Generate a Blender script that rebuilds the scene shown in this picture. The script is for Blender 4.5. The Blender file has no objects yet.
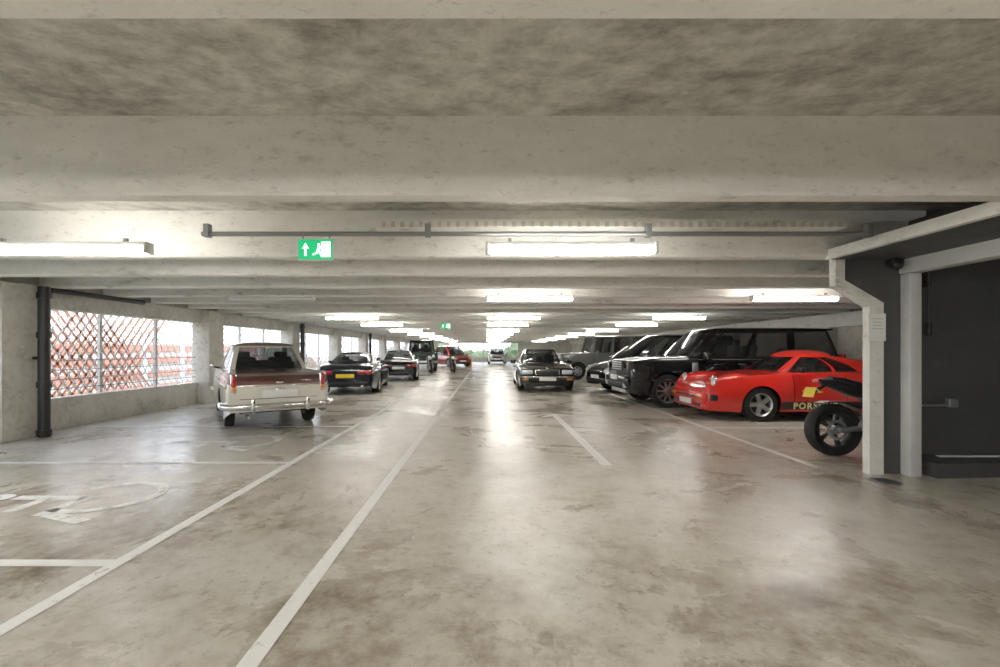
import bpy, bmesh, math, random
from math import sin, cos, pi, sqrt, radians
from mathutils import Vector, Matrix
random.seed(4)
scene = bpy.context.scene
COL = scene.collection

# ------------------------------------------------------------------ materials
def nt(name):
    m = bpy.data.materials.new(name); m.use_nodes = True
    n = m.node_tree.nodes; l = m.node_tree.links
    return m, n, l, n['Principled BSDF']
def simple(name, col, rough=0.5, metal=0.0, coat=0.0, emis=0.0, spec=0.5, alpha=1.0):
    m, n, l, b = nt(name)
    b.inputs['Base Color'].default_value = (*col, 1)
    b.inputs['Roughness'].default_value = rough
    b.inputs['Metallic'].default_value = metal
    b.inputs['Coat Weight'].default_value = coat
    b.inputs['Coat Roughness'].default_value = 0.03
    b.inputs['Specular IOR Level'].default_value = spec
    b.inputs['Alpha'].default_value = alpha
    if emis:
        b.inputs['Emission Color'].default_value = (*col, 1)
        b.inputs['Emission Strength'].default_value = emis
    return m
def mottled(name, stops, scale=1.0, rough=(0.6, 0.8), bump=0.1, stretch=(1, 1, 1), fine=12.0, detail=10, finemix=0.35, specks=0.0):
    m, n, l, b = nt(name)
    tc = n.new('ShaderNodeTexCoord'); mp = n.new('ShaderNodeMapping')
    mp.inputs['Scale'].default_value = stretch
    l.new(tc.outputs['Object'], mp.inputs['Vector'])
    a = n.new('ShaderNodeTexNoise'); a.inputs['Scale'].default_value = scale
    a.inputs['Detail'].default_value = detail; a.inputs['Roughness'].default_value = 0.65
    a.inputs['Distortion'].default_value = 0.5
    l.new(mp.outputs[0], a.inputs['Vector'])
    f = n.new('ShaderNodeTexNoise'); f.inputs['Scale'].default_value = fine
    f.inputs['Detail'].default_value = 8; f.inputs['Roughness'].default_value = 0.7
    l.new(mp.outputs[0], f.inputs['Vector'])
    mx = n.new('ShaderNodeMix'); mx.data_type = 'FLOAT'; mx.inputs[0].default_value = finemix
    l.new(a.outputs['Fac'], mx.inputs[2]); l.new(f.outputs['Fac'], mx.inputs[3])
    r = n.new('ShaderNodeValToRGB'); e = r.color_ramp.elements
    e[0].position, e[0].color = stops[0][0], (*stops[0][1], 1)
    e[1].position, e[1].color = stops[-1][0], (*stops[-1][1], 1)
    for p, c in stops[1:-1]:
        k = e.new(p); k.color = (*c, 1)
    l.new(mx.outputs[0], r.inputs[0])
    out = r.outputs[0]
    if specks:
        s = n.new('ShaderNodeTexNoise'); s.inputs['Scale'].default_value = 16; s.inputs['Detail'].default_value = 10; s.inputs['Roughness'].default_value = .8
        l.new(mp.outputs[0], s.inputs['Vector'])
        sm = n.new('ShaderNodeMapRange'); sm.inputs[1].default_value = .54; sm.inputs[2].default_value = .68
        sm.inputs[3].default_value = 0; sm.inputs[4].default_value = specks
        l.new(s.outputs['Fac'], sm.inputs[0])
        mc = n.new('ShaderNodeMix'); mc.data_type = 'RGBA'; mc.inputs[7].default_value = (.16, .12, .085, 1)
        l.new(sm.outputs[0], mc.inputs[0]); l.new(out, mc.inputs[6]); out = mc.outputs[2]
    l.new(out, b.inputs['Base Color'])
    mr = n.new('ShaderNodeMapRange'); mr.inputs[1].default_value = 0.35; mr.inputs[2].default_value = 0.65
    mr.inputs[3].default_value = rough[0]; mr.inputs[4].default_value = rough[1]
    l.new(a.outputs['Fac'], mr.inputs[0]); l.new(mr.outputs[0], b.inputs['Roughness'])
    bp = n.new('ShaderNodeBump'); bp.inputs['Strength'].default_value = bump; bp.inputs['Distance'].default_value = 0.02
    l.new(f.outputs['Fac'], bp.inputs['Height']); l.new(bp.outputs[0], b.inputs['Normal'])
    return m

M = {}
M['floor'] = mottled('floor_concrete', [(0.35, (0.20, 0.155, 0.11)), (0.43, (0.38, 0.33, 0.26)), (0.50, (0.53, 0.49, 0.415)), (0.60, (0.65, 0.615, 0.55))], 0.6, (0.20, 0.40), 0.06, fine=3.6, finemix=.5, specks=.75)
M['soffit'] = mottled('ceiling_soffit', [(0.38, (0.28, 0.265, 0.23)), (0.5, (0.55, 0.53, 0.475)), (0.60, (0.76, 0.735, 0.67))], 1.6, (0.7, 0.9), 0.3, stretch=(0.8, 1.1, 1), fine=7, finemix=.5, specks=.35)
M['rib'] = mottled('precast_concrete', [(0.37, (0.50, 0.48, 0.43)), (0.45, (0.80, 0.78, 0.73)), (0.62, (0.91, 0.89, 0.84))], 1.1, (0.6, 0.8), 0.25, stretch=(0.6, 1, 1.4), fine=8, finemix=.5, specks=.45)
M['wallc'] = mottled('wall_concrete', [(0.34, (0.36, 0.34, 0.29)), (0.48, (0.62, 0.59, 0.52)), (0.65, (0.76, 0.73, 0.67))], 1.6, (0.6, 0.85), 0.2, fine=12, finemix=.45)
M['dark'] = mottled('black_painted_wall', [(0.35, (0.050, 0.051, 0.051)), (0.6, (0.075, 0.076, 0.076)), (0.72, (0.16, 0.16, 0.155))], 2.5, (0.5, 0.7), 0.15, fine=20)
M['lgrey'] = mottled('light_grey_paint', [(0.3, (0.55, 0.55, 0.54)), (0.7, (0.72, 0.72, 0.70))], 3, (0.5, 0.7), 0.05)
def paint_mat(name, lo, hi, col=(0.92, 0.91, 0.88)):
    m, n, l, b = nt(name)
    b.inputs['Base Color'].default_value = (*col, 1); b.inputs['Roughness'].default_value = 0.5
    tc = n.new('ShaderNodeTexCoord'); a = n.new('ShaderNodeTexNoise'); a.inputs['Scale'].default_value = 9
    a.inputs['Detail'].default_value = 10; a.inputs['Roughness'].default_value = .75
    l.new(tc.outputs['Object'], a.inputs['Vector'])
    mr = n.new('ShaderNodeMapRange'); mr.inputs[1].default_value = lo; mr.inputs[2].default_value = hi
    l.new(a.outputs['Fac'], mr.inputs[0]); l.new(mr.outputs[0], b.inputs['Alpha'])
    return m
M['paint'] = paint_mat('road_paint', 0.20, 0.42)
M['paint2'] = paint_mat('worn_road_paint', 0.24, 0.50)
M['lamp'] = simple('lamp_diffuser', (1, 0.965, 0.90), 0.4, emis=19)
M['lampoff'] = simple('lamp_housing', (0.75, 0.75, 0.72), 0.4)
M['galv'] = simple('galvanised_steel', (0.32, 0.33, 0.33), 0.45, 0.7)
M['black'] = simple('black_plastic', (0.014, 0.014, 0.015), 0.4)
M['under'] = simple('underbody_black', (0.006, 0.006, 0.006), 0.9, spec=.1)
M['print'] = simple('grey_print', (0.45, 0.45, 0.45), 0.6)
M['interior'] = simple('cabin_upholstery', (0.03, 0.028, 0.026), 0.7)
M['rubber'] = simple('tyre_rubber', (0.016, 0.016, 0.016), 0.7, spec=.3)
M['alloy'] = simple('alloy_silver', (0.62, 0.62, 0.63), 0.28, 0.85)
M['darkalloy'] = simple('graphite_alloy', (0.06, 0.06, 0.065), 0.35, 0.6)
M['chrome'] = simple('chrome', (0.85, 0.85, 0.85), 0.1, 1.0)
M['glass'] = simple('tinted_glass', (0.012, 0.016, 0.017), 0.03, spec=.6, alpha=.62)
M['dglass'] = simple('privacy_glass', (0.008, 0.010, 0.011), 0.03, spec=.6, alpha=.93)
M['lens'] = simple('headlamp_lens', (0.75, 0.78, 0.80), 0.12, 0.4)
M['redlens'] = simple('tail_lamp_red', (0.55, 0.02, 0.015), 0.15, coat=1)
M['amber'] = simple('indicator_amber', (0.85, 0.28, 0.02), 0.15, coat=1)
M['yplate'] = simple('yellow_plate', (0.85, 0.62, 0.03), 0.4)
M['wplate'] = simple('white_plate', (0.82, 0.82, 0.80), 0.4)
M['white'] = simple('white_paper', (0.88, 0.88, 0.86), 0.6)
M['livery'] = simple('livery_yellow', (0.85, 0.72, 0.35), 0.4)
M['green'] = simple('exit_green', (0.0, 0.40, 0.13), 0.4, emis=0.5)
M['signwhite'] = simple('exit_white', (0.95, 1, 0.96), 0.4, emis=0.8)
def paintc(name, col, metal=0.0, spec=.4): return simple(name, col, 0.3, metal, 1.0, spec=spec)
M['cream'] = paintc('car_paint_cream', (0.76, 0.72, 0.63))
M['maroon'] = paintc('car_paint_brown', (0.17, 0.075, 0.06))
M['blackp'] = paintc('car_paint_black', (0.005, 0.005, 0.006), spec=.1)
M['navy'] = paintc('car_paint_navy', (0.007, 0.009, 0.018), spec=.1)
M['redp'] = paintc('car_paint_red', (0.72, 0.020, 0.012))
M['darkred'] = paintc('car_paint_darkred', (0.40, 0.02, 0.02))
M['greenp'] = paintc('car_paint_green', (0.015, 0.045, 0.03), spec=.2)
M['silverp'] = paintc('car_paint_silver', (0.45, 0.46, 0.45), 0.4)
M['oliveg'] = paintc('car_paint_grey', (0.16, 0.17, 0.16))
M['leather'] = simple('tree_bark', (0.20, 0.14, 0.09), 0.8)
M['orange'] = mottled('orange_cladding', [(0.3, (0.72, 0.27, 0.18)), (0.7, (0.84, 0.36, 0.25))], 1.0)
M['cladw'] = simple('white_cladding', (0.85, 0.85, 0.83), 0.6)
M['mesh'] = simple('facade_mesh', (0.66, 0.65, 0.64), 0.5)
M['mesho'] = simple('facade_mesh_orange', (0.85, 0.34, 0.20), 0.5)
M['leaf'] = mottled('foliage', [(0.3, (0.05, 0.08, 0.03)), (0.7, (0.17, 0.21, 0.10))], 2, bump=.6)
M['ground'] = mottled('outside_ground', [(0.3, (0.12, 0.16, 0.08)), (0.7, (0.32, 0.33, 0.26))], 0.1)
M['yellow'] = simple('yellow_plastic', (0.85, 0.65, 0.02), 0.4)

# ------------------------------------------------------------------ mesh helpers
def link(o, parent=None):
    COL.objects.link(o)
    if parent is not None: o.parent = parent
    return o
def empty(name, loc=(0, 0, 0), rz=0):
    e = bpy.data.objects.new(name, None); e.empty_display_size = 0.2
    e.location = loc; e.rotation_euler = (0, 0, rz); COL.objects.link(e); return e
def mesh_obj(name, v, f, mats, idx=None, parent=None, smooth=False, sharp=None):
    me = bpy.data.meshes.new(name); me.from_pydata([tuple(p) for p in v], [], f)
    if not isinstance(mats, (list, tuple)): mats = [mats]
    for m in mats: me.materials.append(m)
    if idx: me.polygons.foreach_set('material_index', idx)
    bm = bmesh.new(); bm.from_mesh(me)
    bmesh.ops.recalc_face_normals(bm, faces=bm.faces); bm.to_mesh(me); bm.free()
    if smooth:
        me.polygons.foreach_set('use_smooth', [True] * len(me.polygons))
        if sharp: me.set_sharp_from_angle(angle=radians(sharp))
    me.update()
    return link(bpy.data.objects.new(name, me), parent)
def box(name, c, s, mat, parent=None, rot=(0, 0, 0), bevel=0.0):
    bm = bmesh.new(); bmesh.ops.create_cube(bm, size=1)
    for v in bm.verts: v.co = Vector((v.co.x * s[0], v.co.y * s[1], v.co.z * s[2]))
    if bevel: bmesh.ops.bevel(bm, geom=list(bm.edges), offset=bevel, segments=3, profile=0.5, affect='EDGES')
    me = bpy.data.meshes.new(name); bm.to_mesh(me); bm.free(); me.materials.append(mat)
    if bevel:
        me.polygons.foreach_set('use_smooth', [True] * len(me.polygons)); me.set_sharp_from_angle(angle=radians(40))
    o = bpy.data.objects.new(name, me); o.location = c; o.rotation_euler = rot
    return link(o, parent)
def boxes(name, lst, mat, parent=None):
    V = []; F = []
    for it in lst:
        c, s = it[0], it[1]; R = it[2] if len(it) > 2 else None
        b0 = len(V)
        for dx in (-.5, .5):
            for dy in (-.5, .5):
                for dz in (-.5, .5):
                    p = Vector((dx * s[0], dy * s[1], dz * s[2]))
                    if R is not None: p = R @ p
                    V.append(p + Vector(c))
        F += [[b0 + k for k in q] for q in ((0, 1, 3, 2), (4, 6, 7, 5), (0, 4, 5, 1), (2, 3, 7, 6), (0, 2, 6, 4), (1, 5, 7, 3))]
    return mesh_obj(name, V, F, mat, parent=parent)
def ell(name, c, s, mat, parent=None, rot=(0, 0, 0), seg=20):
    bm = bmesh.new(); bmesh.ops.create_uvsphere(bm, u_segments=seg, v_segments=12, radius=1)
    for v in bm.verts: v.co = Vector((v.co.x * s[0], v.co.y * s[1], v.co.z * s[2]))
    me = bpy.data.meshes.new(name); bm.to_mesh(me); bm.free(); me.materials.append(mat)
    me.polygons.foreach_set('use_smooth', [True] * len(me.polygons))
    o = bpy.data.objects.new(name, me); o.location = c; o.rotation_euler = rot
    return link(o, parent)
def lathe(name, prof, mat, parent=None, c=(0, 0, 0), seg=36, axis='Y', sharp=35, rot=(0, 0, 0), closed=False):
    V = []; F = []; n = len(prof)
    for i in range(seg):
        a = 2 * pi * i / seg
        for r, h in prof:
            if axis == 'Y': V.append((r * cos(a), h, r * sin(a)))
            elif axis == 'X': V.append((h, r * cos(a), r * sin(a)))
            else: V.append((r * cos(a), r * sin(a), h))
    for i in range(seg):
        j = (i + 1) % seg
        for k in range(n if closed else n - 1):
            k2 = (k + 1) % n
            F.append([i * n + k, i * n + k2, j * n + k2, j * n + k])
    o = mesh_obj(name, V, F, mat, parent=parent, smooth=True, sharp=sharp)
    o.location = c; o.rotation_euler = rot
    return o
def sweep(name, pts, r, mat, parent=None, sides=10):
    P = [Vector(p) for p in pts]; V = []; F = []
    up = Vector((0, 0, 1))
    rr = r if isinstance(r, (list, tuple)) else [r] * len(P)
    for i, p in enumerate(P):
        t = (P[min(i + 1, len(P) - 1)] - P[max(i - 1, 0)]).normalized()
        u = up if abs(t.dot(up)) < .95 else Vector((1, 0, 0))
        a = t.cross(u).normalized(); b = t.cross(a).normalized()
        for k in range(sides):
            an = 2 * pi * k / sides
            V.append(p + a * cos(an) * rr[i] + b * sin(an) * rr[i])
    for i in range(len(P) - 1):
        for k in range(sides):
            k2 = (k + 1) % sides
            F.append([i * sides + k, i * sides + k2, (i + 1) * sides + k2, (i + 1) * sides + k])
    F.append(list(range(sides))); F.append([(len(P) - 1) * sides + k for k in range(sides)])
    return mesh_obj(name, V, F, mat, parent=parent, smooth=True, sharp=50)
def prism(name, poly, axis, a0, a1, mat, parent=None):
    V = []
    for a in (a0, a1):
        for p, q in poly:
            V.append((a, p, q) if axis == 'X' else ((p, a, q) if axis == 'Y' else (p, q, a)))
    n = len(poly)
    F = [list(range(n)), [n + k for k in range(n)]]
    for k in range(n): F.append([k, (k + 1) % n, n + (k + 1) % n, n + k])
    return mesh_obj(name, V, F, mat, parent=parent)

def lerp(a, b, t): return a + (b - a) * t
def interp(pts, x):
    if x <= pts[0][0]: return pts[0][1]
    for (x0, y0), (x1, y1) in zip(pts, pts[1:]):
        if x <= x1: return y0 + (y1 - y0) * (x - x0) / (x1 - x0)
    return pts[-1][1]
def sinterp(pts, x, w=0.14):
    return sum(interp(pts, x + w * k / 3) * (4 - abs(k)) for k in range(-3, 4)) / 16.0

# ------------------------------------------------------------------ wheels
def wheel(root, nm, x, y, R, side, tw=0.2, rim=0.68, spokes=5, style='alloy', rimmat=None):
    e = bpy.data.objects.new(nm, None); e.empty_display_size = .1; e.location = (x, y, R)
    if side < 0: e.rotation_euler = (0, 0, pi)
    link(e, root)
    h = tw / 2; rr = R * rim
    lathe(nm + '_tyre', [(rr, -h * .9), (rr + (R - rr) * .5, -h), (R * .965, -h * .92), (R, -h * .6), (R, h * .6), (R * .965, h * .92), (rr + (R - rr) * .5, h), (rr, h * .88)], M['rubber'], e, seg=44)
    rm = rimmat or M['alloy']
    lathe(nm + '_rim', [(rr * 1.0, -h * .9), (rr * .9, -h * .5), (rr * .88, h * .4), (rr * .93, h * .8), (rr * 1.01, h * .95), (rr * 1.03, h * .8)], rm, e, seg=44)
    lathe(nm + '_disc', [(0, h * .0), (rr * .9, h * .0)], M['black'] if style != 'steel' else rm, e, seg=30)
    if style == 'steel':
        lathe(nm + '_hubcap', [(0, h * .95), (rr * .3, h * .9), (rr * .55, h * .6), (rr * .62, h * .3)], M['chrome'], e, seg=30)
        lathe(nm + '_face', [(rr * .6, h * .45), (rr * .9, h * .55)], rm, e, seg=30)
    else:
        L = []
        for k in range(spokes):
            a = 2 * pi * k / spokes
            Rm = Matrix.Rotation(-a, 3, 'Y')
            wd = rr * (0.36 if spokes <= 6 else 0.14)
            L.append((Rm @ Vector((rr * .52, h * .62, 0)), (rr * .86, h * .35, wd), Rm))
        boxes(nm + '_spokes', L, rm, e)
        lathe(nm + '_hub', [(0, h * .9), (rr * .16, h * .87), (rr * .22, h * .65), (rr * .22, 0)], rm, e, seg=24)

# ------------------------------------------------------------------ cars
def car(name, S, loc, rz):
    root = empty(name, (loc[0], loc[1], 0), radians(rz))
    L, W = S['L'], S['W']; R = S['R']; g = S.get('g', .18); c = S.get('c', .10); p = S.get('p', 5); er = S.get('er', .10)
    cr = S.get('cr', c)
    bul = S.get('bulge', .05)
    Ra = R + S.get('gap', .045)
    wx = (S['xr'], S['xf'])
    G = S['gh']
    def wf(x):
        u = min(1, abs(x) / (L / 2)); w = W / 2 * (1 - (c if x > 0 else cr) * u ** p)
        for xc in wx:
            d = abs(x - xc) / (Ra * 1.6)
            if d < 1: w += S.get('flare', .015) * (1 - d * d)
        return w
    zs_ = lambda x: sinterp(S['shoulder'], x)
    zt_ = lambda x: sinterp(S['top'], x)
    low = S.get('low', [(-L / 2, g + .08), (-L / 2 + .4, g), (L / 2 - .4, g), (L / 2, g + .05)])
    def yat(x, z):
        w = wf(x); zs = zs_(x); zm = g + (zs - g) * S.get('zm', .5)
        q = (z - zm) / (zs - zm)
        return w * (1 - bul * q * q)
    xs = set()
    n = 76; a0 = -(L / 2 - er); a1 = L / 2 - er
    for i in range(n + 1): xs.add(round(a0 + (a1 - a0) * i / n, 4))
    for xc in wx:
        for k in range(0, 181, 9): xs.add(round(xc + Ra * cos(radians(k)), 4))
        xs.add(round(xc + Ra + .003, 4)); xs.add(round(xc - Ra - .003, 4))
    xs = sorted(x for x in xs if a0 - 1e-6 <= x <= a1 + 1e-6)
    st = [(x, 0) for x in xs]
    en = [sin(radians(k)) for k in (18, 36, 54, 70, 84, 90)]
    st = [(a0 - er * e, e) for e in reversed(en)] + st + [(a1 + er * e, e) for e in en]
    NS, NT = 8, 9
    V = []; secs = []
    for x, e in st:
        d = er * (1 - sqrt(max(0, 1 - e * e)))
        zl = interp(low, x)
        for xc in wx:
            if abs(x - xc) <= Ra: zl = max(zl, R + sqrt(max(0, Ra * Ra - (x - xc) ** 2)))
        zs = zs_(x) - d; zt = zt_(x) - d; zl = min(zl + d * .6, zs - .04)
        half = []
        for j in range(NS + 1):
            z = zl + (zs - zl) * j / NS
            half.append((max(.05, yat(x, z) - d), z))
        ysh = half[-1][0]
        nn = S.get('nn', 2.6)
        for j in range(1, NT + 1):
            th = pi / 2 * j / NT
            half.append((ysh * max(0, cos(th)) ** (2 / nn), zs + (zt - zs) * sin(th) ** (2 / nn)))
        ring = [(y, z) for y, z in half] + [(-y, z) for y, z in reversed(half[:-1])]
        base = len(V)
        for y, z in ring: V.append((x, y, z))
        secs.append(base)
    m = 2 * (NS + NT) + 1
    F = []; idx = []
    mats = [S['paint'], S.get('paint2', S['paint']), M['interior']]
    cf = S.get('colfn')
    for i in range(len(secs) - 1):
        for k in range(m - 1):
            F.append([secs[i] + k, secs[i] + k + 1, secs[i + 1] + k + 1, secs[i + 1] + k])
            q = [V[t] for t in F[-1]]; cc = [sum(v[t] for v in q) / 4 for t in range(3)]
            mi = cf(*cc) if cf else 0
            if G['xr0'] + .08 < cc[0] < G['xf0'] - .05 and abs(cc[1]) < G['w0'] - .08 and NS < k < m - 1 - NS: mi = 2
            idx.append(mi)
    for s, xe in ((secs[0], -L / 2), (secs[-1], L / 2)):
        for k in range((m - 1) // 2):
            a, b, c2, d2 = s + k, s + k + 1, s + m - 2 - k, s + m - 1 - k
            if b == c2: F.append([a, b, d2])
            else: F.append([a, b, c2, d2])
            z = (V[a][2] + V[b][2]) / 2
            idx.append(cf(xe, 0, z) if cf else 0)
    mesh_obj('body_shell', V, F, mats, idx, root, True, 38)
    tw = S.get('tw', .2)
    px = [lerp(-L * .46, L * .46, k / 14) for k in range(15)]
    poly = [(x, max(g + .1, min(zs_(x), zt_(x)) - .09)) for x in px] + [(L * .46, g + .07), (-L * .46, g + .07)]
    hw = (W - 2 * tw - .16) / 2
    prism('underbody', poly, 'Y', -hw, hw, M['under'], root)
    box('sills', (0.5 * (wx[0] + wx[1]), 0, g + .12), (wx[1] - wx[0] - 2 * Ra - .02, W * .9, .18), M['under'], root)
    lv = [0, .05, .12, .3, .5, .7, .86, .93, 1.0]
    nf, ns = 16, 40
    rings = []; V = []; F = []; idx = []
    def ring(xf, xr, w, z, bf, br, s=1, zc=0):
        pts = []
        def wy(x):
            q = (2 * (x - xr) / (xf - xr) - 1); return w * (1 - G.get('plan', .05) * q * q)
        for k in range(nf):
            y = lerp(w, -w, k / nf); q = y / w
            pts.append((xf + bf * (1 - q * q), y * (1 - G.get('plan', .05)), z))
        for k in range(ns):
            x = lerp(xf, xr, k / ns); pts.append((x, -wy(x), z))
        for k in range(nf):
            y = lerp(-w, w, k / nf); q = y / w
            pts.append((xr - br * (1 - q * q), y * (1 - G.get('plan', .05)), z))
        for k in range(ns):
            x = lerp(xr, xf, k / ns); pts.append((x, wy(x), z))
        cx = (xf + xr) / 2
        return [(cx + (a - cx) * s, b * s, zz + zc) for a, b, zz in pts]
    H = S['H']; cw = G.get('crown', .06)
    pf, pr, pw = G.get('pf', 1.15), G.get('pr', 1.15), G.get('pw', 1.2)
    zb = G['z']; zr = H - cw
    def lev(t):
        return (lerp(G['xf0'], G['xf1'], t ** pf), lerp(G['xr0'], G['xr1'], t ** pr), lerp(G['w0'], G['w1'], t ** pw), lerp(zb, zr, t))
    for t in lv:
        a, b, w, z = lev(t); rings.append(ring(a, b, w, z, G.get('bf', .10), G.get('br', .06)))
    a, b, w, z = lev(1)
    for s in (.985, .95, .88, .7, .45, .2, .02):
        rings.append(ring(a, b, w, z, G.get('bf', .10), G.get('br', .06), s, cw * (1 - s ** 2.2) ** .6))
    per = 2 * nf + 2 * ns
    for r in rings: V += r
    wins = G['wins']
    for i in range(len(rings) - 1):
        for k in range(per):
            k2 = (k + 1) % per
            F.append([i * per + k, i * per + k2, (i + 1) * per + k2, (i + 1) * per + k])
            mi = 1 if i >= len(lv) - 1 else 0
            if 1 <= i < len(lv) - 2:
                if k < nf: glass = 1 <= k < nf - 1
                elif k < nf + ns:
                    f = (k - nf + .5) / ns; glass = any(u < f < v for u, v in wins)
                elif k < 2 * nf + ns: glass = (1 <= k - nf - ns < nf - 1) and G.get('rearglass', True)
                else:
                    f = 1 - (k - 2 * nf - ns + .5) / ns; glass = any(u < f < v for u, v in wins)
                if glass: mi = 2
            idx.append(mi)
    mesh_obj('greenhouse', V, F, [G.get('pillar', S['paint']), G.get('roof', S['paint']), G.get('glass', M['glass'])], idx, root, True, 38)
    hh = (H - zb) * .55
    for s in (1, -1):
        sx = lerp(G['xf1'], G['xr1'], .38)
        box(f'front_seat_{s}', (sx, s * .34, zb + hh * .3), (.14, .46, hh), M['interior'], root, (0, -.15, 0), .05)
        box(f'headrest_{s}', (sx - .07, s * .34, zb + hh * .98), (.09, .24, hh * .36), M['interior'], root, (0, -.15, 0), .03)
    box('rear_seat', (lerp(G['xf1'], G['xr1'], .86), 0, zb + hh * .2), (.14, 1.05, hh * .8), M['interior'], root, (0, -.2, 0), .05)
    lathe('steering_wheel', [(.16, -.012), (.185, -.012), (.185, .012), (.16, .012)], M['black'], root, (lerp(G['xf1'], G['xf0'], .3), -.34, zb + .02), 24, 'X', rot=(0, -.4, 0), closed=True)
    inset = S.get('inset', .02)
    for nm, x in (('front', S['xf']), ('rear', S['xr'])):
        for sd, s in (('left', 1), ('right', -1)):
            wheel(root, f'wheel_{nm}_{sd}', x, s * (W / 2 - tw / 2 - inset), R, s, tw, S.get('rim', .68), S.get('spokes', 5), S.get('wstyle', 'alloy'), S.get('rimmat'))
    for s in (1, -1):
        for t, x in enumerate(S.get('shut', [])):
            z0, z1 = g + .10, zs_(x) - .01
            Vv = []; Ff = []
            for j in range(9):
                z = lerp(z0, z1, j / 8)
                for dx in (-.005, .005): Vv.append((x + dx, s * (yat(x, z) + .003), z))
            for j in range(8): Ff.append([2 * j, 2 * j + 1, 2 * j + 3, 2 * j + 2])
            mesh_obj(f'door_gap_{t}_{s}', Vv, Ff, M['under'], parent=root)
        for t, (x0, x1, z0, z1, hh_, mt) in enumerate(S.get('strips', [])):
            Vv = []; Ff = []
            for j in range(25):
                x = lerp(x0, x1, j / 24); z = lerp(z0, z1, j / 24)
                for dz in (-hh_ / 2, hh_ / 2): Vv.append((x, s * (yat(x, z + dz) + .008), z + dz))
            for j in range(24): Ff.append([2 * j, 2 * j + 1, 2 * j + 3, 2 * j + 2])
            mesh_obj(f'side_trim_{t}_{s}', Vv, Ff, M[mt], parent=root)
        for t, x in enumerate(S.get('handles', [])):
            z = zs_(x) - .12
            box(f'door_handle_{t}_{s}', (x, s * (yat(x, z) + .015), z), (.16, .03, .025), S.get('handlemat', S['paint']), root, bevel=.01)
        mx, mz = S.get('mirror', (G['xf0'] - .25, G['z'] + .06))
        ms = S.get('msize', (.12, .2, .13))
        box(f'wing_mirror_{s}', (mx, s * (W / 2 + ms[1] * .35), mz), ms, S.get('mirmat', S['paint']), root, bevel=min(ms) * .3)
        sweep(f'mirror_arm_{s}', [(mx, s * (G['w0'] - .05), mz - .05), (mx, s * (W / 2 + .02), mz - .02)], .018, M['black'], root, 6)
    for dy in (-.3, .25):
        b = dy * W / 1.7
        a0_, b0_, w_, z_ = lev(.08); a1_, _, _, z1_ = lev(.22)
        sweep(f'wiper_{dy}', [(a0_ + .10, b, z_), (a1_ + .125, b + .35, z1_)], .008, M['black'], root, 5)
    for it in S.get('parts', []):
        kind, nm = it[0], it[1]
        if kind == 'b':
            _, _, cc, ss, mt, bv = it[:6]; rt = it[6] if len(it) > 6 else (0, 0, 0)
            box(nm, cc, ss, M[mt], root, rt, bv)
        elif kind == 'bb':
            _, _, cc, ss, mt, bv = it[:6]; rt = it[6] if len(it) > 6 else (0, 0, 0)
            for s in (1, -1): box(f'{nm}_{s}', (cc[0], s * cc[1], cc[2]), ss, M[mt], root, (s * rt[0], rt[1], s * rt[2]), bv)
        elif kind == 'ee':
            _, _, cc, ss, mt = it[:5]; rt = it[5] if len(it) > 5 else (0, 0, 0)
            for s in (1, -1): ell(f'{nm}_{s}', (cc[0], s * cc[1], cc[2]), ss, M[mt], root, (s * rt[0], rt[1], s * rt[2]))
        elif kind == 'rr':
            _, _, cc, r, mt = it[:5]; d = 1 if cc[0] > 0 else -1
            for s in (1, -1):
                lathe(f'{nm}_{s}', [(0, d * .03), (r * .6, d * .025), (r * .92, d * .008), (r * .95, 0)], M[mt], root, (cc[0], s * cc[1], cc[2]), 24, 'X')
                lathe(f'{nm}_bezel_{s}', [(r * .93, d * .012), (r * 1.08, d * .012), (r * 1.12, -d * .05)], M['chrome'], root, (cc[0], s * cc[1], cc[2]), 24, 'X')
        elif kind == 's':
            sweep(nm, it[2], it[3], M[it[4]], root)
    return root, yat

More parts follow.
